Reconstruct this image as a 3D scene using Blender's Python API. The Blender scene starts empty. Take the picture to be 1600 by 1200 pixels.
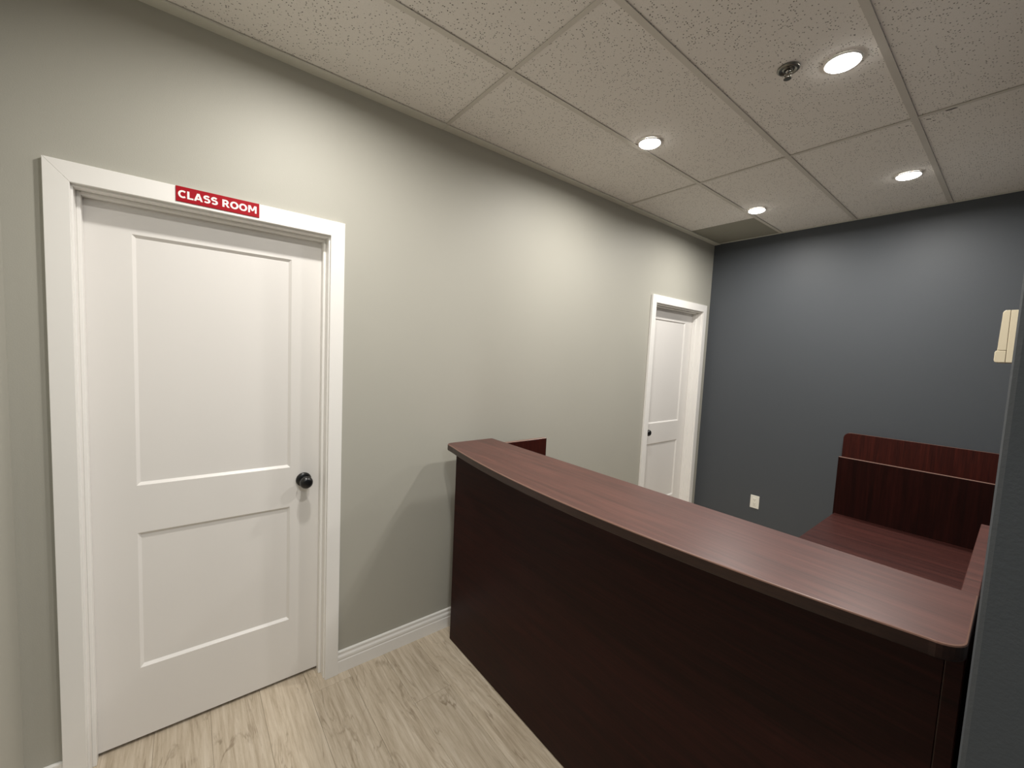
import bpy, bmesh, math, random
from mathutils import Vector, Matrix
random.seed(7)
S = bpy.context.scene
COL = S.collection

# ------------------------------------------------------------------ camera
CX, CZ = 1.9556, 1.5776
YAW, PITCH, ROLL, FPX = 0.8960, -0.0726, 0.0467, 640.22
cam = bpy.data.cameras.new('camera')
cam.sensor_width = 36.0
cam.lens = FPX / 1600 * 36.0
cam.clip_start = 0.02
camo = bpy.data.objects.new('camera', cam)
COL.objects.link(camo)
fw = Vector((-math.sin(YAW)*math.cos(PITCH), math.cos(YAW)*math.cos(PITCH), math.sin(PITCH)))
r0 = Vector((math.cos(YAW), math.sin(YAW), 0)); u0 = r0.cross(fw)
c_, s_ = math.cos(ROLL), math.sin(ROLL)
rv = c_*r0 + s_*u0; uv_ = -s_*r0 + c_*u0
m3 = Matrix((rv, uv_, -fw)).transposed()
camo.matrix_world = Matrix.Translation((CX, 0, CZ)) @ m3.to_4x4()
S.camera = camo

# ------------------------------------------------------------------ world, exposure
w = bpy.data.worlds.new('world'); S.world = w
w.use_nodes = True
w.node_tree.nodes['Background'].inputs[0].default_value = (0.8, 0.85, 0.9, 1)
w.node_tree.nodes['Background'].inputs[1].default_value = 0.02
S.view_settings.view_transform = 'Standard'
S.view_settings.look = 'None'
S.view_settings.gamma = 1.0
S.view_settings.exposure = 0.0
S.view_settings.use_curve_mapping = False

LIGHT_W = 13.4                      # one recessed ceiling light
LIGHT_COL = (1.0, 0.962, 0.905)

# ------------------------------------------------------------------ dimensions
YL = 3.959       # dark far wall
ZC = 2.7035      # ceiling
YB = -0.43       # wall behind / beside the door
XS = 1.9475       # end of the dark right wall
YS = 0.50        # its front face
XE = 4.6         # end of the hall
GX0, GX = 0.5652, 0.4915           # tile grid
GY0, GY = 1.0339, 1.5117

# ------------------------------------------------------------------ material helpers
def mat(name):
    m = bpy.data.materials.new(name); m.use_nodes = True
    nt = m.node_tree
    return m, nt, nt.nodes['Principled BSDF']
def N(nt, t, **k):
    n = nt.nodes.new(t)
    for a, b in k.items(): setattr(n, a, b)
    return n
def L(nt, a, b): nt.links.new(a, b)
def srgb(r, g, b):
    f = lambda c: (c/255/12.92) if c/255 <= .04045 else ((c/255+.055)/1.055)**2.4
    return (f(r), f(g), f(b), 1)
def ramp(nt, fac, stops):
    n = N(nt, 'ShaderNodeValToRGB')
    e = n.color_ramp.elements
    while len(e) < len(stops): e.new(0.5)
    for q, (p, c) in zip(e, stops):
        q.position = p; q.color = c
    L(nt, fac, n.inputs[0]); return n
def noise(nt, vec, scale, detail=2, rough=.5, dist=0):
    n = N(nt, 'ShaderNodeTexNoise')
    n.inputs['Scale'].default_value = scale; n.inputs['Detail'].default_value = detail
    n.inputs['Roughness'].default_value = rough; n.inputs['Distortion'].default_value = dist
    if vec is not None: L(nt, vec, n.inputs['Vector'])
    return n
def bump(nt, h, b, strength, dist=.001):
    n = N(nt, 'ShaderNodeBump'); n.inputs['Strength'].default_value = strength
    n.inputs['Distance'].default_value = dist
    L(nt, h, n.inputs['Height']); L(nt, n.outputs[0], b.inputs['Normal'])
def gpos(nt): return N(nt, 'ShaderNodeNewGeometry').outputs['Position']

def paint(name, col, rough=.5, stip=.25, spec=.5):
    m, nt, b = mat(name)
    p = gpos(nt)
    n = noise(nt, p, 260, 3, .6)
    n2 = noise(nt, p, 1.3, 2)
    r = ramp(nt, n2.outputs[0], [(.3, tuple(c*.965 for c in col[:3])+(1,)), (.7, col)])
    L(nt, r.outputs[0], b.inputs['Base Color'])
    b.inputs['Roughness'].default_value = rough
    b.inputs['Specular IOR Level'].default_value = spec
    if stip: bump(nt, n.outputs[0], b, stip, .0012)
    return m
def plain(name, col, rough=.5, metal=0, spec=.5, var=.03):
    m, nt, b = mat(name)
    n = noise(nt, gpos(nt), 14, 3)
    r = ramp(nt, n.outputs[0], [(.3, tuple(c*(1-var) for c in col[:3])+(1,)), (.7, col)])
    L(nt, r.outputs[0], b.inputs['Base Color'])
    b.inputs['Roughness'].default_value = rough; b.inputs['Metallic'].default_value = metal
    b.inputs['Specular IOR Level'].default_value = spec
    return m

M = {}
M['wall'] = paint('grey_paint', srgb(176, 174, 164), .55, .22, .35)
M['dark'] = paint('charcoal_paint', srgb(75, 79, 84), .52, .28, .36)
M['white'] = paint('white_trim_paint', srgb(242, 240, 236), .38, .0, .45)
M['door'] = paint('white_door_paint', srgb(234, 231, 227), .36, .06, .45)
M['tee'] = plain('painted_grid_metal', srgb(208, 203, 194), .5)
M['angle'] = plain('painted_angle_metal', srgb(214, 213, 202), .5)
M['deck'] = plain('plenum_grey', srgb(70, 70, 68), .9)
M['darktile'] = plain('grey_filler_tile', srgb(150, 148, 136), .9)
M['black'] = plain('black_metal', srgb(16, 16, 17), .28, .0, .6)
M['chrome'] = plain('chrome', srgb(190, 188, 182), .14, 1.0)
M['darkchrome'] = plain('dark_chrome', srgb(130, 128, 120), .3, 1.0)
M['red'] = plain('red_sign_plastic', srgb(158, 8, 26), .5, 0, .15)
M['lettering'] = plain('white_lettering', srgb(244, 240, 236), .45)
M['plate'] = plain('white_outlet_plastic', srgb(236, 234, 224), .35)
M['bead_glint'] = plain('tan_edge_painted_glint', srgb(122, 92, 80), .3)  # tan edge trim, lightened to paint in the highlight along top edges
M['slot'] = plain('dark_slot', srgb(60, 56, 48), .6)
M['cream'] = plain('cream_plastic', srgb(226, 214, 186), .4)
M['seam'] = plain('dark_seam_rubber', srgb(84, 76, 60), .7)
M['caulk'] = plain('white_caulk', srgb(232, 230, 222), .5)

# ceiling tile: pinholes and fissures
def tile_mat():
    m, nt, b = mat('mineral_fibre_tile')
    p = gpos(nt)
    v = N(nt, 'ShaderNodeTexVoronoi'); v.inputs['Scale'].default_value = 125
    v.inputs['Randomness'].default_value = 1.0
    nd = noise(nt, p, 30, 3, .6)
    mx = N(nt, 'ShaderNodeMixRGB'); mx.inputs[0].default_value = .005
    L(nt, p, mx.inputs[1]); L(nt, nd.outputs['Color'], mx.inputs[2]); L(nt, mx.outputs[0], v.inputs['Vector'])
    hole = ramp(nt, v.outputs['Distance'], [(.15, (1, 1, 1, 1)), (.32, (0, 0, 0, 1))])
    # only some of the cells carry a hole
    pick = N(nt, 'ShaderNodeSeparateColor'); L(nt, v.outputs['Color'], pick.inputs[0])
    dens = noise(nt, p, 9, 3, .6)
    th = N(nt, 'ShaderNodeMath', operation='LESS_THAN'); 
    dm = N(nt, 'ShaderNodeMath', operation='MULTIPLY_ADD'); dm.inputs[1].default_value = 1.7; dm.inputs[2].default_value = -.36
    L(nt, dens.outputs[0], dm.inputs[0]); L(nt, pick.outputs[0], th.inputs[0]); L(nt, dm.outputs[0], th.inputs[1])
    mu = N(nt, 'ShaderNodeMath', operation='MULTIPLY'); L(nt, hole.outputs[0], mu.inputs[0]); L(nt, th.outputs[0], mu.inputs[1])
    v2 = N(nt, 'ShaderNodeTexVoronoi'); v2.inputs['Scale'].default_value = 300; L(nt, p, v2.inputs['Vector'])
    fine = ramp(nt, v2.outputs['Distance'], [(.12, (1, 1, 1, 1)), (.28, (0, 0, 0, 1))])
    fm = N(nt, 'ShaderNodeMath', operation='MULTIPLY'); fm.inputs[1].default_value = .22; L(nt, fine.outputs[0], fm.inputs[0])
    mxx = N(nt, 'ShaderNodeMath', operation='MAXIMUM'); L(nt, mu.outputs[0], mxx.inputs[0]); L(nt, fm.outputs[0], mxx.inputs[1])
    c = ramp(nt, mxx.outputs[0], [(0, srgb(234, 230, 224)), (1, srgb(84, 78, 70))])
    L(nt, c.outputs[0], b.inputs['Base Color'])
    b.inputs['Roughness'].default_value = .95; b.inputs['Specular IOR Level'].default_value = .1
    inv = N(nt, 'ShaderNodeMath', operation='SUBTRACT'); inv.inputs[0].default_value = 1; L(nt, mxx.outputs[0], inv.inputs[1])
    bump(nt, inv.outputs[0], b, .5, .002)
    return m
M['tile'] = tile_mat()

def wood(name, dark, mid, light, axis, rough, spec=.5, sc=1.0, coat=0):
    m, nt, b = mat(name)
    p = gpos(nt)
    mp = N(nt, 'ShaderNodeMapping')
    s = [38*sc]*3; s[axis] = 2.2*sc
    mp.inputs['Scale'].default_value = s; L(nt, p, mp.inputs[0])
    n = noise(nt, mp.outputs[0], 1, 5, .62, .6)
    mp2 = N(nt, 'ShaderNodeMapping'); s2 = [160*sc]*3; s2[axis] = 5*sc
    mp2.inputs['Scale'].default_value = s2; L(nt, p, mp2.inputs[0])
    n2 = noise(nt, mp2.outputs[0], 1, 3, .6)
    ad = N(nt, 'ShaderNodeMath', operation='MULTIPLY_ADD'); ad.inputs[1].default_value = .45
    L(nt, n2.outputs[0], ad.inputs[0])
    sb = N(nt, 'ShaderNodeMath', operation='MULTIPLY'); sb.inputs[1].default_value = .6
    L(nt, n.outputs[0], sb.inputs[0]); L(nt, sb.outputs[0], ad.inputs[2])
    r = ramp(nt, ad.outputs[0], [(.36, dark), (.52, mid), (.68, light)])
    L(nt, r.outputs[0], b.inputs['Base Color'])
    b.inputs['Roughness'].default_value = rough; b.inputs['Specular IOR Level'].default_value = spec
    bump(nt, n2.outputs[0], b, .06, .0005)
    return m
mah = (srgb(46, 19, 16), srgb(66, 28, 24), srgb(84, 38, 32))
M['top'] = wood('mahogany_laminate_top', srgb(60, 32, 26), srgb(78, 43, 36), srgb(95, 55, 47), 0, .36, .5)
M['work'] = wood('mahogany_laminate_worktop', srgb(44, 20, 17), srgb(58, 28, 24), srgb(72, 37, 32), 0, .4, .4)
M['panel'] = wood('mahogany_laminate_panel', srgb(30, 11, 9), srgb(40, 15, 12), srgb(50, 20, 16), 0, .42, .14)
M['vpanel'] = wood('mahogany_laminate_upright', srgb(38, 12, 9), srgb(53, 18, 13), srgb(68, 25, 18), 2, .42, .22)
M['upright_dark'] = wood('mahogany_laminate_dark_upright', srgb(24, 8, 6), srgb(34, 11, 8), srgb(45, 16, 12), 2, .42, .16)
M['edge'] = wood('mahogany_edge_band', srgb(38, 24, 19), srgb(47, 30, 24), srgb(57, 37, 29), 0, .36, .4)

def floor_mat():
    m, nt, b = mat('taupe_vinyl_plank')
    tc = N(nt, 'ShaderNodeTexCoord'); oi = N(nt, 'ShaderNodeObjectInfo')
    add = N(nt, 'ShaderNodeVectorMath', operation='MULTIPLY_ADD')
    cx = N(nt, 'ShaderNodeCombineXYZ')
    mu = N(nt, 'ShaderNodeMath', operation='MULTIPLY'); mu.inputs[1].default_value = 37.0
    L(nt, oi.outputs['Random'], mu.inputs[0])
    for i in range(3): L(nt, mu.outputs[0], cx.inputs[i])
    add.inputs[1].default_value = (1, 1, 1)
    L(nt, tc.outputs['Object'], add.inputs[0]); L(nt, cx.outputs[0], add.inputs[2])
    P = add.outputs[0]
    mp = N(nt, 'ShaderNodeMapping'); mp.inputs['Scale'].default_value = (1.9, 11, 1); L(nt, P, mp.inputs[0])
    n = noise(nt, mp.outputs[0], 1.0, 4, .55, 1.1)
    wv = N(nt, 'ShaderNodeMath', operation='MULTIPLY'); wv.inputs[1].default_value = 9.0; L(nt, n.outputs[0], wv.inputs[0])
    fr = N(nt, 'ShaderNodeMath', operation='PINGPONG'); fr.inputs[1].default_value = 1.0; L(nt, wv.outputs[0], fr.inputs[0])
    line = ramp(nt, fr.outputs[0], [(.0, (1, 1, 1, 1)), (.22, (0, 0, 0, 1))])
    mp2 = N(nt, 'ShaderNodeMapping'); mp2.inputs['Scale'].default_value = (4, 62, 1); L(nt, P, mp2.inputs[0])
    n2 = noise(nt, mp2.outputs[0], 1, 5, .7, .3)
    base = ramp(nt, n2.outputs[0], [(.28, srgb(168, 153, 132)), (.5, srgb(196, 182, 161)), (.72, srgb(216, 204, 186))])
    n3 = noise(nt, P, 9, 3, .6)
    msk = ramp(nt, n3.outputs[0], [(.42, (0, 0, 0, 1)), (.66, (1, 1, 1, 1))])
    lm = N(nt, 'ShaderNodeMath', operation='MULTIPLY'); L(nt, line.outputs[0], lm.inputs[0]); L(nt, msk.outputs[0], lm.inputs[1])
    lm2 = N(nt, 'ShaderNodeMath', operation='MULTIPLY'); lm2.inputs[1].default_value = .75; L(nt, lm.outputs[0], lm2.inputs[0])
    mx = N(nt, 'ShaderNodeMixRGB'); L(nt, lm2.outputs[0], mx.inputs[0]); L(nt, base.outputs[0], mx.inputs[1]); mx.inputs[2].default_value = srgb(134, 117, 96)
    hs = N(nt, 'ShaderNodeHueSaturation'); L(nt, mx.outputs[0], hs.inputs['Color'])
    mr = N(nt, 'ShaderNodeMapRange'); mr.inputs[3].default_value = .93; mr.inputs[4].default_value = 1.05
    L(nt, oi.outputs['Random'], mr.inputs[0]); L(nt, mr.outputs[0], hs.inputs['Value'])
    L(nt, hs.outputs[0], b.inputs['Base Color'])
    b.inputs['Roughness'].default_value = .5; b.inputs['Specular IOR Level'].default_value = .4
    bump(nt, n2.outputs[0], b, .12, .001)
    return m
M['floor'] = floor_mat()
M['subfloor'] = plain('dark_subfloor', srgb(96, 84, 70), .8)

def emit_mat():
    m, nt, b = mat('light_lens')
    b.inputs['Base Color'].default_value = (.9, .9, .88, 1)
    b.inputs['Emission Color'].default_value = (*LIGHT_COL, 1)
    b.inputs['Emission Strength'].default_value = 24
    return m
M['lens'] = emit_mat()

# ------------------------------------------------------------------ mesh helpers
def obj(name, bm, material, parent=None, loc=None, smooth=False):
    me = bpy.data.meshes.new(name)
    bmesh.ops.recalc_face_normals(bm, faces=bm.faces[:])
    bm.to_mesh(me); bm.free()
    if smooth:
        for f in me.polygons: f.use_smooth = True
    if material: me.materials.append(M[material])
    o = bpy.data.objects.new(name, me); COL.objects.link(o)
    if loc: o.location = loc
    if parent: o.parent = parent
    return o
def tag(o, label=None, cat=None, group=None, kind=None):
    if label: o['label'] = label
    if cat: o['category'] = cat
    if group: o['group'] = group
    if kind: o['kind'] = kind
    return o
def empty(name, loc=(0, 0, 0)):
    o = bpy.data.objects.new(name, None); COL.objects.link(o); o.location = loc
    o.empty_display_size = .1
    return o
def bx(bm, x0, x1, y0, y1, z0, z1, bev=0, seg=2):
    b2 = bmesh.new()
    bmesh.ops.create_cube(b2, size=1)
    for v in b2.verts:
        v.co = Vector(((x0+x1)/2 + v.co.x*(x1-x0), (y0+y1)/2 + v.co.y*(y1-y0), (z0+z1)/2 + v.co.z*(z1-z0)))
    if bev: bmesh.ops.bevel(b2, geom=b2.edges[:], offset=bev, segments=seg, profile=.5, affect='EDGES')
    join(bm, b2); return bm
def join(bm, b2):
    mp = {v: bm.verts.new(v.co) for v in b2.verts}
    for f in b2.faces:
        try: bm.faces.new([mp[v] for v in f.verts])
        except ValueError: pass
    b2.free()
def box(name, material, parent, x0, x1, y0, y1, z0, z1, bev=0, seg=2):
    return obj(name, bx(bmesh.new(), x0, x1, y0, y1, z0, z1, bev, seg), material, parent)
def prism(pts, z0, z1, axes=(0, 1, 2), bev=0, seg=2):
    """extrude an outline (list of 2-D points in axes[0], axes[1]) along axes[2]"""
    bm = bmesh.new()
    def mk(p, z):
        c = [0, 0, 0]; c[axes[0]] = p[0]; c[axes[1]] = p[1]; c[axes[2]] = z
        return bm.verts.new(c)
    a = [mk(p, z0) for p in pts]; b = [mk(p, z1) for p in pts]
    n = len(pts)
    fa = bm.faces.new(a[::-1]); fb = bm.faces.new(b)
    for i in range(n): bm.faces.new((a[i], a[(i+1) % n], b[(i+1) % n], b[i]))
    if bev:
        ed = [e for f in (fa, fb) for e in f.edges]
        bmesh.ops.bevel(bm, geom=ed, offset=bev, segments=seg, profile=.5, affect='EDGES')
    return bm
def lathe(prof, seg=32, axis='z', centre=(0, 0, 0)):
    """prof: list of (radius, height)"""
    bm = bmesh.new(); rings = []
    for r, h in prof:
        ring = []
        for i in range(seg if r > 1e-6 else 1):
            a = 2*math.pi*i/seg
            if axis == 'z': c = (r*math.cos(a), r*math.sin(a), h)
            else: c = (h, r*math.cos(a), r*math.sin(a))
            ring.append(bm.verts.new(Vector(c)+Vector(centre)))
        rings.append(ring)
    for a, b in zip(rings, rings[1:]):
        for i in range(seg):
            j = (i+1) % seg
            if len(a) == 1 and len(b) == 1: continue
            if len(a) == 1: bm.faces.new((a[0], b[i], b[j]))
            elif len(b) == 1: bm.faces.new((a[i], a[j], b[0]))
            else: bm.faces.new((a[i], a[j], b[j], b[i]))
    return bm
def bar(bm, p0, p1, r, seg=8):
    p0, p1 = Vector(p0), Vector(p1); d = (p1-p0).normalized()
    a = d.orthogonal().normalized(); b = d.cross(a)
    A = []; B = []
    for i in range(seg):
        t = 2*math.pi*i/seg; o = (a*math.cos(t)+b*math.sin(t))*r
        A.append(bm.verts.new(p0+o)); B.append(bm.verts.new(p1+o))
    for i in range(seg):
        j = (i+1) % seg; bm.faces.new((A[i], A[j], B[j], B[i]))
    bm.faces.new(A[::-1]); bm.faces.new(B)

# ------------------------------------------------------------------ walls
D2 = 3.315                                    # second door is the first one, this much further along
OP = [(-0.293, 0.513), (-0.293+D2, 0.513+D2)] # rough openings
OZ = 2.062
bm = bmesh.new()
ys = [YB-.12, OP[0][0], OP[0][1], OP[1][0], OP[1][1], YL+.12]
for i in range(0, 6, 2): bx(bm, -.12, 0, ys[i], ys[i+1], 0, ZC+.12)
for a, b in OP: bx(bm, -.12, 0, a, b, OZ, ZC+.12)
tag(obj('wall_left', bm, 'wall'), 'long light grey painted wall with two white doors', 'wall', kind='structure')
tag(box('wall_far', 'dark', None, 0, XS+.14, YL, YL+.12, 0, ZC+.12), 'charcoal painted wall behind the reception desk', 'wall', kind='structure')
bm = bmesh.new()
pts = [(XS, YS+.004), (XS+.0012, YS+.0012), (XS+.004, YS), (XE, YS), (XE, YS+.14), (XS+.14, YS+.14), (XS+.14, YL), (XS, YL)]
tag(obj('wall_right', prism(pts, 0, ZC+.12), 'dark'), 'charcoal painted wall ending in a corner beside the reception desk', 'wall', kind='structure')
tag(box('wall_back', 'wall', None, 0, XE, YB-.12, YB, 0, ZC+.12), 'light grey wall meeting the door wall at a corner', 'wall', kind='structure')
tag(box('wall_hall_end', 'wall', None, XE, XE+.12, YB-.12, YS+.14, 0, ZC+.12), 'light grey wall at the end of the hall', 'wall', kind='structure')

# ------------------------------------------------------------------ floor: planks across the room
fl = tag(box('floor', 'subfloor', None, -.12, XE, YB, YL, -.03, -.0085), 'taupe wood look vinyl plank floor', 'floor', kind='structure')
PW, PL = .18, 1.22
cache = {}
y = .43-PW*5
row = 0
while y < YL:
    y0, y1 = max(y, YB), min(y+PW, YL)
    if y1-y0 > .01:
        x = -.12-PL*((row*.37) % 1)
        xmax = XE if y0 < YS else XS
        while x < xmax:
            a, b = max(x, -.12), min(x+PL, xmax)
            if b-a > .01:
                k = (round(b-a, 3), round(y1-y0, 3))
                if k not in cache:
                    o = obj('plank', bx(bmesh.new(), -(b-a)/2+.0003, (b-a)/2-.0003, -(y1-y0)/2+.0003, (y1-y0)/2-.0003, -.0085, 0, .0005, 1), 'floor', fl)
                    cache[k] = o.data
                else:
                    o = bpy.data.objects.new('plank', cache[k]); COL.objects.link(o); o.parent = fl
                o.location = ((a+b)/2, (y0+y1)/2, 0)
            x += PL
    y += PW; row += 1

# ------------------------------------------------------------------ baseboards
BP = [(0, 0), (.0125, 0), (.0125, .058), (.0105, .062), (.0105, .066), (.012, .070), (.0115, .080), (.0075, .088), (.0068, .093), (.0085, .096), (.0085, .103), (.005, .108), (0, .108)]
def baseboard(name, label, axis, s0, s1, off=0, sgn=1):
    if axis == 'y': bm = prism([(off+sgn*p[0], p[1]) for p in BP], s0, s1, (0, 2, 1))
    else: bm = prism([(off+sgn*p[0], p[1]) for p in BP], s0, s1, (1, 2, 0))
    return tag(obj(name, bm, 'white'), label, 'baseboard', kind='structure')
baseboard('baseboard_left', 'white moulded baseboard between the two doors', 'y', .5615, 2.9735)
baseboard('baseboard_corner', 'short white baseboard left of the class room door', 'y', YB, -.3415)
baseboard('baseboard_back', 'white baseboard along the back wall', 'x', .0135, XE, YB)
baseboard('baseboard_far', 'white baseboard along the charcoal wall', 'x', .0, XS, YL, -1)

# ------------------------------------------------------------------ doors
def door(idx, dy, knob_right, label):
    d = tag(empty('door_%d' % idx, (0, dy, 0)), label, 'door', kind='structure')
    # casing, mitred at the corners
    yo0, yo1, yi0, yi1 = -.341, .561, -.2825, .5025
    zo, zi = 2.12, 2.057
    def casing(poly):
        return obj('casing', prism(poly, 0, .018, (1, 2, 0), .0012, 2), 'white', d)
    casing([(yo0, 0), (yi0, 0), (yi0, zi), (yo0, zo)])
    casing([(yi1, 0), (yo1, 0), (yo1, zo), (yi1, zi)])
    casing([(yo0+.0002, zo), (yi0+.0002, zi), (yi1-.0002, zi), (yo1-.0002, zo)])
    # jambs and stops
    bm = bmesh.new()
    bx(bm, -.12, .0, -.293, -.278, 0, OZ, .001, 1); bx(bm, -.12, .0, .498, .513, 0, OZ, .001, 1); bx(bm, -.12, .0, -.278, .498, 2.05, OZ, .001, 1)
    obj('jamb', bm, 'white', d)
    bm = bmesh.new()
    bx(bm, -.079, -.044, -.278, -.267, 0, 2.05, .0015, 1); bx(bm, -.079, -.044, .487, .498, 0, 2.05, .0015, 1); bx(bm, -.079, -.044, -.267, .487, 2.039, 2.05, .0015, 1)
    obj('door_stop', bm, 'white', d)
    # leaf: stiles and rails with two sunk panels
    xf, xb, yl, yr, zb, zt = -.080, -.115, -.2755, .4955, .016, 2.047
    pl, pr = -.1465, .3675
    panels = [(.300, .838), (1.021, 1.943)]
    bm = bmesh.new()
    YY = [yl, pl, pr, yr]; ZZ = [zb, panels[0][0], panels[0][1], panels[1][0], panels[1][1], zt]
    V = {}
    for i, yy in enumerate(YY):
        for j, zz in enumerate(ZZ):
            V[i, j] = bm.verts.new((xf, yy, zz)); V[i, j, 'b'] = bm.verts.new((xb, yy, zz))
    for i in range(3):
        for j in range(5):
            if not (i == 1 and j in (1, 3)):
                bm.faces.new((V[i, j], V[i+1, j], V[i+1, j+1], V[i, j+1]))
            bm.faces.new((V[i, j, 'b'], V[i, j+1, 'b'], V[i+1, j+1, 'b'], V[i+1, j, 'b']))
    for i in range(3):
        for j in (0, 5): bm.faces.new((V[i, j], V[i+1, j], V[i+1, j, 'b'], V[i, j, 'b']))
    for j in range(5):
        for i in (0, 3): bm.faces.new((V[i, j], V[i, j+1], V[i, j+1, 'b'], V[i, j, 'b']))
    leaf = obj('door_leaf', bm, 'door', d)
    for z0, z1 in panels:
        bm = bmesh.new()
        s, dp = .0105, .0095
        o = [bm.verts.new((xf, *q)) for q in ((pl, z0), (pr, z0), (pr, z1), (pl, z1))]
        i_ = [bm.verts.new((xf-dp, *q)) for q in ((pl+s, z0+s), (pr-s, z0+s), (pr-s, z1-s), (pl+s, z1-s))]
        for k in range(4): bm.faces.new((o[k], o[(k+1) % 4], i_[(k+1) % 4], i_[k]))
        bm.faces.new(i_)
        # close the back so the panel has thickness
        bk = [bm.verts.new((xf-dp-.012, v.co.y, v.co.z)) for v in o]
        for k in range(4): bm.faces.new((o[k], bk[k], bk[(k+1) % 4], o[(k+1) % 4]))
        bm.faces.new(bk[::-1])
        obj('panel', bm, 'door', leaf)
    ky = .4225 if knob_right else yl+.073
    kn = obj('door_knob', lathe([(0, .074), (.012, .0735), (.02, .071), (.0255, .065), (.0275, .057), (.026, .049), (.02, .042), (.0135, .037), (.0125, .030), (.0125, .008)], 36, 'x', (xf, ky, .957)), 'black', d, smooth=True)
    tag(kn, 'round black door knob')
    obj('knob_rose', lathe([(.0125, .013), (.0245, .0125), (.031, .009), (.0325, .004), (.0325, 0), (0, 0)], 36, 'x', (xf, ky, .957)), 'black', kn, smooth=True)
    bm = bmesh.new(); bx(bm, -.119, -.0855, yr if knob_right else yl-.002, (yr+.002) if knob_right else yl, .90, 1.01)
    obj('latch_plate', bm, 'black', d)
    return d
door(1, 0, True, 'white two panel door under the red sign reading CLASS ROOM')
door(2, D2, False, 'white two panel door next to the charcoal wall, without a sign')

# ------------------------------------------------------------------ ceiling: grid and tiles
ce = tag(box('ceiling', 'deck', None, -.12, XE, YB-.12, YL+.12, ZC+.10, ZC+.12), 'suspended ceiling of speckled beige mineral fibre tiles', 'ceiling', kind='structure')
xs = [0.0] + [GX0+GX*i for i in range(9) if GX0+GX*i < XE-.05] + [XE]
yl = [GY0-GY, GY0, GY0+GY, YL]
yl[0] = YB
TH = .012                                      # half width of a tee
mesh_cache = {}
def tile(x0, x1, y0, y1, m='tile', name='ceiling_tile'):
    k = (round(x1-x0, 3), round(y1-y0, 3), m)
    if k not in mesh_cache:
        w_, d_ = (x1-x0)/2, (y1-y0)/2
        o = obj(name, bx(bmesh.new(), -w_+.0015, w_-.0015, -d_+.0015, d_-.0015, 0, .015, .002, 1), m, ce)
        mesh_cache[k] = o.data
    else:
        o = bpy.data.objects.new(name, mesh_cache[k]); COL.objects.link(o); o.parent = ce
    o.location = ((x0+x1)/2, (y0+y1)/2, ZC+.0042)
    return o
YD = 3.43
for i in range(len(xs)-1):
    for j in range(len(yl)-1):
        x0, x1, y0, y1 = xs[i], xs[i+1], yl[j], yl[j+1]
        if x0 > XS and y1 > YS+.6: continue
        if x0 < XS < x1 and y1 > YS+.6: x1 = XS
        if x0 > XS and y1 > YS: y1 = YS
        if i == 0 and j == 2:
            tile(x0, x1, y0, YD); t = tile(x0, x1, YD, y1, 'darktile', 'filler_tile')
            tag(t, 'plain darker grey cut tile in the corner')
        else: tile(x0, x1, y0, y1)
def tee(x0, x1, y0, y1):
    bm = bmesh.new()
    bx(bm, x0, x1, y0, y1, ZC-.0005, ZC+.0022, .0004, 1)
    if y1-y0 > x1-x0: bx(bm, (x0+x1)/2-.0008, (x0+x1)/2+.0008, y0, y1, ZC+.0022, ZC+.04)
    else: bx(bm, x0, x1, (y0+y1)/2-.0008, (y0+y1)/2+.0008, ZC+.0022, ZC+.04)
    return obj('ceiling_tee', bm, 'tee', ce)
for x in xs[1:-1]: tee(x-TH, x+TH, YB, YL if x < XS else YS)
for y in (GY0, GY0+GY):
    for i in range(len(xs)-1):
        x0, x1 = xs[i], xs[i+1]
        if x0 > XS and y > YS: continue
        if x0 < XS < x1 and y > YS: x1 = XS
        tee(x0+(TH if i else .05), x1-(TH if x1 not in (XS, XE) else 0), y-TH*.75, y+TH*.75)
# wall angle along the grey wall, in lengths, and the other walls
def angle(x0, x1, y0, y1, z=ZC-.005): return obj('wall_angle', bx(bmesh.new(), x0, x1, y0, y1, z, ZC+.0022, .0005, 1), 'angle', ce)
angle(0, .055, YB, GY0-.001); angle(0, .053, GY0+.001, GY0+GY-.001, ZC-.0035); angle(0, .055, GY0+GY+.001, YL)
angle(.055, XS, YL-.018, YL, ZC-.001); angle(.055, XE, YB, YB+.022); angle(XS-.022, XS, YS, YL-.018)
# chips in the tile by the grid crossing
for cx_, cy_, rr, el, an in ((1.655, 2.566, .020, .34, .25), (1.585, 2.60, .008, .3, .4), (1.515, 2.605, .006, .4, .3), (1.60, 2.63, .005, .5, .2), (1.49, 2.60, .005, .4, 1.0)):
    bm = bmesh.new(); vs = []
    for k in range(10):
        a = 2*math.pi*k/10; r = rr*(1+.25*math.sin(3*a+cx_*9))
        px, py = r*math.cos(a), r*el*math.sin(a)
        vs.append((px*math.cos(an)-py*math.sin(an), px*math.sin(an)+py*math.cos(an)))
    obj('chip', prism(vs, -.0008, .0008), 'slot', ce, (cx_, cy_, ZC+.0042))

# ------------------------------------------------------------------ recessed ceiling lights
def light(x, y, label, ztop=ZC, watt=None, col=None):
    r = tag(empty('ceiling_light', (x, y, ztop)), label, 'ceiling light', 'recessed ceiling lights')
    obj('trim_ring', lathe([(.0525, .004), (.0525, -.003), (.054, -.0045), (.057, -.0035), (.058, -.001), (.058, .001)], 40), 'white', r, smooth=True)
    obj('lens', lathe([(.0523, .002), (.0523, -.004), (.048, -.0085), (.036, -.012), (.018, -.0138), (0, -.0142)], 40), 'lens', r, smooth=True)
    la = bpy.data.lights.new('lamp', 'AREA'); la.shape = 'DISK'; la.size = .09
    la.energy = watt or LIGHT_W; la.color = col or LIGHT_COL; la.spread = math.radians(LIGHT_SPREAD)
    lo = bpy.data.objects.new('lamp', la); COL.objects.link(lo); lo.parent = r; lo.location = (0, 0, -.0155)
    return r
LIGHT_SPREAD = 173
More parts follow.
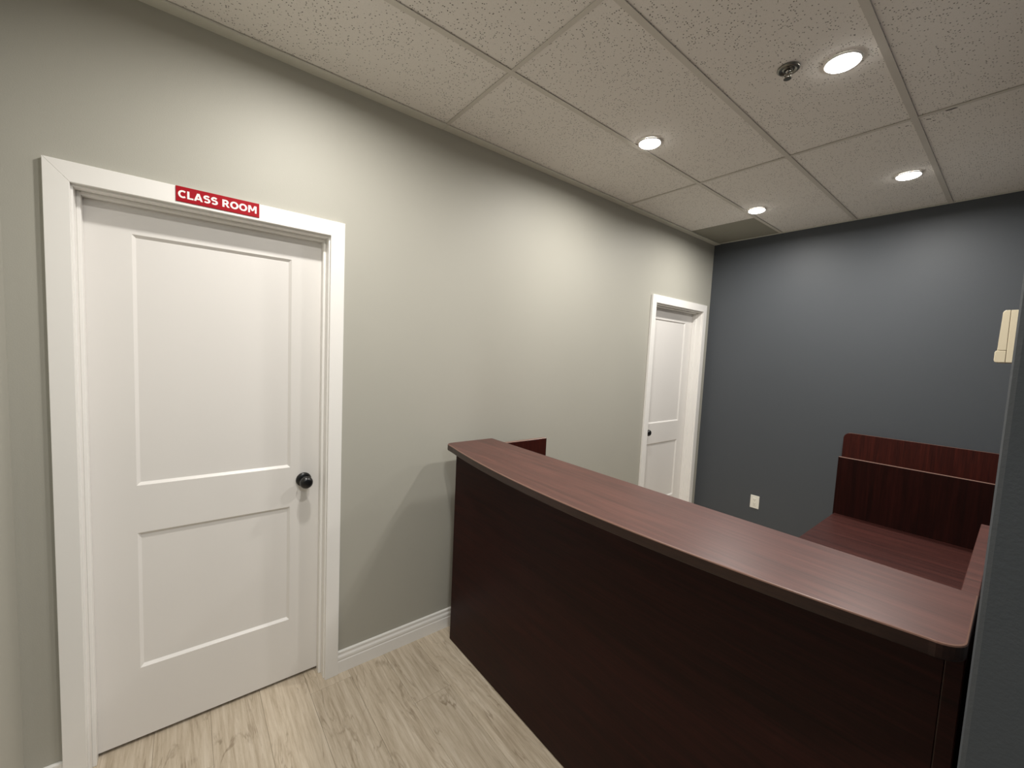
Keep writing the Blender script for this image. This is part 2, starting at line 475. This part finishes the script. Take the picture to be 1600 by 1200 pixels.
light(.635, 1.898, 'glowing round recessed ceiling light midway along the grey wall')
light(.632, 3.262, 'glowing round recessed ceiling light beside the darker corner tile')
light(1.437, 1.90, 'glowing round recessed ceiling light next to the fire sprinkler')
light(1.437, 3.25, 'glowing round recessed ceiling light near the charcoal wall above the desk return')
light(.63, .39, 'round recessed ceiling light in front of the class room door')
light(1.437, .50, 'round recessed ceiling light over the front of the reception counter')
light(3.1, .03, 'added unseen hall ceiling light giving cool fill', watt=18, col=(.88, .94, 1.0))  # unseen lamp added as cool fill for the door and lower wall

# ------------------------------------------------------------------ sprinkler
sp = tag(empty('fire_sprinkler', (1.294, 1.799, ZC)), 'chrome pendent fire sprinkler in the ceiling tile', 'sprinkler')
obj('escutcheon', lathe([(.037, .002), (.0375, -.002), (.034, -.005), (.028, -.006), (.024, -.003), (.019, -.001), (.0165, -.004), (.0125, -.005), (.0125, .002)], 36), 'darkchrome', sp, smooth=True)
bm = lathe([(.0, -.002), (.008, -.002), (.009, -.009), (.006, -.013), (0, -.013)], 20)
obj('sprinkler_body', bm, 'chrome', sp, smooth=True)
bm = bmesh.new()
for s in (-1, 1):
    bar(bm, (s*.006, 0, -.010), (s*.011, 0, -.020), .0024); bar(bm, (s*.011, 0, -.020), (s*.003, 0, -.033), .0024)
obj('frame_arm', bm, 'chrome', sp, smooth=True)
bm = bmesh.new(); bar(bm, (0, 0, -.012), (0, 0, -.032), .0019, 10)
obj('glass_bulb', bm, 'chrome', sp, smooth=True)
obj('deflector', lathe([(0, -.033), (.012, -.034), (.0135, -.0355), (.012, -.0365), (0, -.037)], 16), 'darkchrome', sp)

# ------------------------------------------------------------------ reception desk
desk = tag(empty('reception_desk', (1.0, 1.2, 0)), 'dark mahogany reception desk with bowed transaction counter and desk return', 'desk')
def dpart(name, bm, m, lab=None):
    o = obj(name, bm, m, desk, (-1.0, -1.2, 0))
    if lab: o['label'] = lab
    return o
ZT, ZU = 1.10, 1.068
TX0, TX1, TYB = .107, 1.932, 1.352
def fy(x): return .966 + .094*((x-1.03)/.91)**2
# outline with rounded corners
out = []
rc = .045
nseg = 40
yl0 = fy(TX0+rc); yr0 = fy(TX1-rc)
for k in range(9):
    a = math.pi + (math.pi/2)*k/8
    out.append((TX0+rc*.7+rc*.7*math.cos(a), yl0+rc+rc*math.sin(a)))
for k in range(1, nseg): 
    x = TX0+rc + (TX1-TX0-2*rc)*k/nseg
    out.append((x, fy(x)))
for k in range(9):
    a = 1.5*math.pi + (math.pi/2)*k/8
    out.append((TX1-rc+rc*math.cos(a), yr0+rc+rc*math.sin(a)))
out += [(TX1, TYB-.004), (TX1-.004, TYB), (TX0+.004, TYB), (TX0, TYB-.004)]
def slab(outl, z0, z1, r):
    """outline extruded with rounded top and bottom edges; returns bmesh, faces tagged 0 flat, 1 side, 2 rounded"""
    n = len(outl); nor = []
    for i in range(n):
        a_, b_ = Vector(outl[i-1]), Vector(outl[(i+1) % n])
        d_ = (b_-a_).normalized(); nor.append(Vector((-d_.y, d_.x)))       # inward for a counter-clockwise outline
    bm = bmesh.new()
    prof = [(r, z0), (r*.3, z0+r*.3), (0, z0+r), (0, z1-r), (r*.3, z1-r*.3), (r, z1)]
    rings = [[bm.verts.new((outl[i][0]+nor[i].x*k, outl[i][1]+nor[i].y*k, z)) for i in range(n)] for k, z in prof]
    bm.faces.new(rings[0][::-1]).material_index = 0
    for q, (A, B) in enumerate(zip(rings, rings[1:])):
        for i in range(n):
            j = (i+1) % n
            f = bm.faces.new((A[i], A[j], B[j], B[i])); f.material_index = 1 if q in (0, 1, 2) else 2
    bm.faces.new(rings[-1]).material_index = 0
    return bm
top = dpart('counter_top', slab(out, ZU, ZT, .0035), 'top', 'bow fronted mahogany transaction counter top')
top.data.materials.append(M['edge']); top.data.materials.append(M['bead_glint'])
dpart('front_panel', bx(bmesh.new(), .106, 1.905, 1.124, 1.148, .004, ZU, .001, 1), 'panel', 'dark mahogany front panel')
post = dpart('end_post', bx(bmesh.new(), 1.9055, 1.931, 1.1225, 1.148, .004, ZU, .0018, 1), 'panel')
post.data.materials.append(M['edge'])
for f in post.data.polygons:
    if f.normal.x < -.3 and f.normal.y < -.3 and abs(f.normal.z) < .3: f.material_index = 1  # chamfer takes the lighter edge colour, painting in its lit line
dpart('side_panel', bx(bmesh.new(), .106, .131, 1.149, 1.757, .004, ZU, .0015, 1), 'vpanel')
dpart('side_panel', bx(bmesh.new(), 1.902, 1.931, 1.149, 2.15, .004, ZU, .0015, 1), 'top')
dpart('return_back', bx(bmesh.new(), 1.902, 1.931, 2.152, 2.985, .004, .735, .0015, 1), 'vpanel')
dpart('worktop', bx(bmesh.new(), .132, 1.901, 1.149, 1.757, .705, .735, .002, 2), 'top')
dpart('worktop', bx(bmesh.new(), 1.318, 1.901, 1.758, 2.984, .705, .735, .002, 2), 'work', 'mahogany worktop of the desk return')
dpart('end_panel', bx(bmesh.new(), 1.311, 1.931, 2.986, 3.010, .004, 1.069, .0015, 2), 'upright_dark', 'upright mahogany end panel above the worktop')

# ------------------------------------------------------------------ board against the charcoal wall
pts = []
bx0, bx1, bzt, br = 1.129, 1.930, 1.103, .04
for k in range(9):
    a = math.pi - (math.pi/2)*k/8
    pts.append((bx0+br+br*math.cos(a), bzt-br+br*math.sin(a)))
for k in range(9):
    a = math.pi/2 - (math.pi/2)*k/8
    pts.append((bx1-br+br*math.cos(a), bzt-br+br*math.sin(a)))
pts += [(bx1, 0), (bx0, 0)]
bo = empty('wood_board', (1.53, 3.93, 0))
tag(bo, 'upright mahogany board with rounded top corners against the charcoal wall', 'board')
o = obj('board_panel', prism([(p[0]-1.53, p[1]) for p in pts], -.013, .011, (0, 2, 1), .0015, 2), 'vpanel', bo)

for o_ in list(desk.children)+[o]:
    if o_.name.split('.')[0] in ('end_panel', 'side_panel', 'board_panel'):
        o_.data.materials.append(M['bead_glint'])
        for f in o_.data.polygons:
            if f.normal.z > .5 and f.center.z > .9 and o_.data.materials[0] != M['top']: f.material_index = 1
# ------------------------------------------------------------------ class room sign
sg = tag(empty('door_sign', (.0182, .106, 2.0935)), 'red sign with white letters reading CLASS ROOM above the door', 'sign')
obj('sign_plate', bx(bmesh.new(), 0, .003, -.1275, .1275, -.0265, .0265, .0006, 1), 'red', sg)
# bold block letters as strips, cap height 1
def strip(bm, pts, w, closed=False):
    n = len(pts); Lft = []; Rgt = []
    for i, p_ in enumerate(pts):
        a_ = pts[i-1] if (i or closed) else p_
        b_ = pts[(i+1) % n] if (i < n-1 or closed) else p_
        d_ = Vector((b_[0]-a_[0], b_[1]-a_[1])).normalized()
        # thicker uprights than horizontals
        ww = w*(.8+.2*abs(d_.y))/2
        nx, ny = -d_.y*ww, d_.x*ww
        Lft.append((p_[0]+nx, p_[1]+ny)); Rgt.append((p_[0]-nx, p_[1]-ny))
    for i in range(n if closed else n-1):
        j = (i+1) % n
        poly(bm, [Lft[i], Lft[j], Rgt[j], Rgt[i]])
def poly(bm, q):
    lo = [bm.verts.new((0, x_, y_)) for x_, y_ in q]; hi = [bm.verts.new((.0004, x_, y_)) for x_, y_ in q]
    bm.faces.new(hi)
    for i in range(len(q)):
        j = (i+1) % len(q); bm.faces.new((lo[i], lo[j], hi[j], hi[i]))
def arc(cx_, cy_, rx, ry, a0, a1, n=20):
    return [(cx_+rx*math.cos(math.radians(a0+(a1-a0)*k/n)), cy_+ry*math.sin(math.radians(a0+(a1-a0)*k/n))) for k in range(n+1)]
W_ = .25
GL = {
 'C': (.90, [('s', arc(.52, .5, .40, .40, 48, 312))]),
 'L': (.80, [('p', [(.08, 0), (.33, 0), (.33, 1), (.08, 1)]), ('p', [(.33, 0), (.78, 0), (.78, .19), (.33, .19)])]),
 'A': (1.02, [('p', [(.0, 0), (.25, 0), (.63, 1), (.37, 1)]), ('p', [(1.02, 0), (.77, 0), (.39, 1), (.65, 1)]), ('p', [(.22, .18), (.80, .18), (.74, .37), (.28, .37)])]),
 'S': (.86, [('s', arc(.44, .705, .28, .205, 28, 180, 14) + arc(.44, .70, .28, .16, 185, 262, 8) + arc(.44, .30, .29, .24, 78, 0, 8) + arc(.44, .295, .29, .205, -6, -150, 14))]),
 'R': (.98, [('p', [(.08, 0), (.33, 0), (.33, 1), (.08, 1)]), ('s', [(.25, .9)]+arc(.50, .68, .225, .22, 90, -90, 14)+[(.25, .46)]), ('p', [(.40, .44), (.64, .44), (.98, 0), (.69, 0)])]),
 'O': (1.08, [('r', arc(.54, .5, .40, .40, 0, 360, 32)[:-1])]),
 'M': (1.26, [('p', [(.08, 0), (.31, 0), (.31, 1), (.08, 1)]), ('p', [(.95, 0), (1.18, 0), (1.18, 1), (.95, 1)]), ('p', [(.08, 1), (.39, 1), (.72, .26), (.54, .26)]), ('p', [(1.18, 1), (.87, 1), (.54, .26), (.72, .26)])]),
}
bml = bmesh.new(); pen = 0
CAPH = .0268
for ch in 'CLASS ROOM':
    if ch == ' ': pen += .42; continue
    adv, parts_ = GL[ch]
    b2 = bmesh.new()
    for q_, (k_, pt_) in enumerate(parts_):
        n0 = len(b2.verts)
        if k_ == 's': strip(b2, pt_, W_)
        elif k_ == 'r': strip(b2, pt_, W_, True)
        else: poly(b2, pt_)
        b2.verts.ensure_lookup_table()
        for v in b2.verts[n0:]: v.co.x += .00012*q_
    for v in b2.verts: v.co.y += pen
    join(bml, b2); pen += adv+.035
for v in bml.verts: v.co = Vector((.0030+v.co.x, (v.co.y/pen-.5)*.242, (v.co.z-.5)*CAPH))
me = bpy.data.meshes.new('lettering'); bml.to_mesh(me); bml.free()
me.materials.append(M['lettering'])
lt = bpy.data.objects.new('lettering', me); COL.objects.link(lt); lt.parent = sg
tag(lt, 'white lettering CLASS ROOM')

# ------------------------------------------------------------------ outlet on the charcoal wall
ou = tag(empty('wall_outlet', (.546, YL, .368)), 'white duplex outlet low on the charcoal wall', 'outlet')
obj('cover_plate', bx(bmesh.new(), -.036, .036, -.006, 0, -.0575, .0575, .0025, 2), 'plate', ou)
rec = obj('receptacle', bx(bmesh.new(), -.017, .017, -.0085, -.004, -.034, .034, .001, 1), 'plate', ou)
for s in (-1, 1):
    for dx, hh in ((-.006, .0045), (.006, .0035)):
        obj('slot', bx(bmesh.new(), dx-.0011, dx+.0011, -.0088, -.008, s*.018-hh+.003, s*.018+hh+.003), 'slot', rec)
    obj('slot', lathe([(0, -.0088), (.0024, -.0088), (.0024, -.008)], 12, 'z') if False else bx(bmesh.new(), -.0022, .0022, -.0088, -.008, s*.018-.0105, s*.018-.0065), 'slot', rec)

# ------------------------------------------------------------------ cream keypad on the right wall
kp = tag(empty('wall_keypad', (XS, 2.30, 1.72)), 'cream plastic keypad box fixed to the charcoal side wall', 'keypad')
dx = lambda x: x-XS
dz = lambda z: z-1.72
base = [(1.904, 1.630), (XS, 1.630), (XS, 1.817), (1.9025, 1.817)]
obj('base', prism([(dx(a), dz(b)) for a, b in base], 0, .13, (0, 2, 1), .0015, 2), 'cream', kp)
cov = [(1.9025, 1.674), (1.9012, 1.817), (1.891, 1.817), (1.886, 1.814), (1.8835, 1.808), (1.8825, 1.70), (1.8815, 1.695), (1.881, 1.674)]
obj('cover', prism([(dx(a), dz(b)) for a, b in cov], .001, .129, (0, 2, 1), .0012, 2), 'cream', kp)
fl_ = [(1.9027, 1.630), (1.9025, 1.6725), (1.881, 1.6725), (1.8775, 1.670), (1.876, 1.666), (1.876, 1.638), (1.878, 1.632), (1.882, 1.630)]
obj('flip_door', prism([(dx(a), dz(b)) for a, b in fl_], .0, .13, (0, 2, 1), .0012, 2), 'cream', kp)
obj('seam_gasket', bx(bmesh.new(), dx(1.8985), dx(1.906), .002, .128, dz(1.632), dz(1.815)), 'seam', kp)  # dark strip filling the seam between base and cover
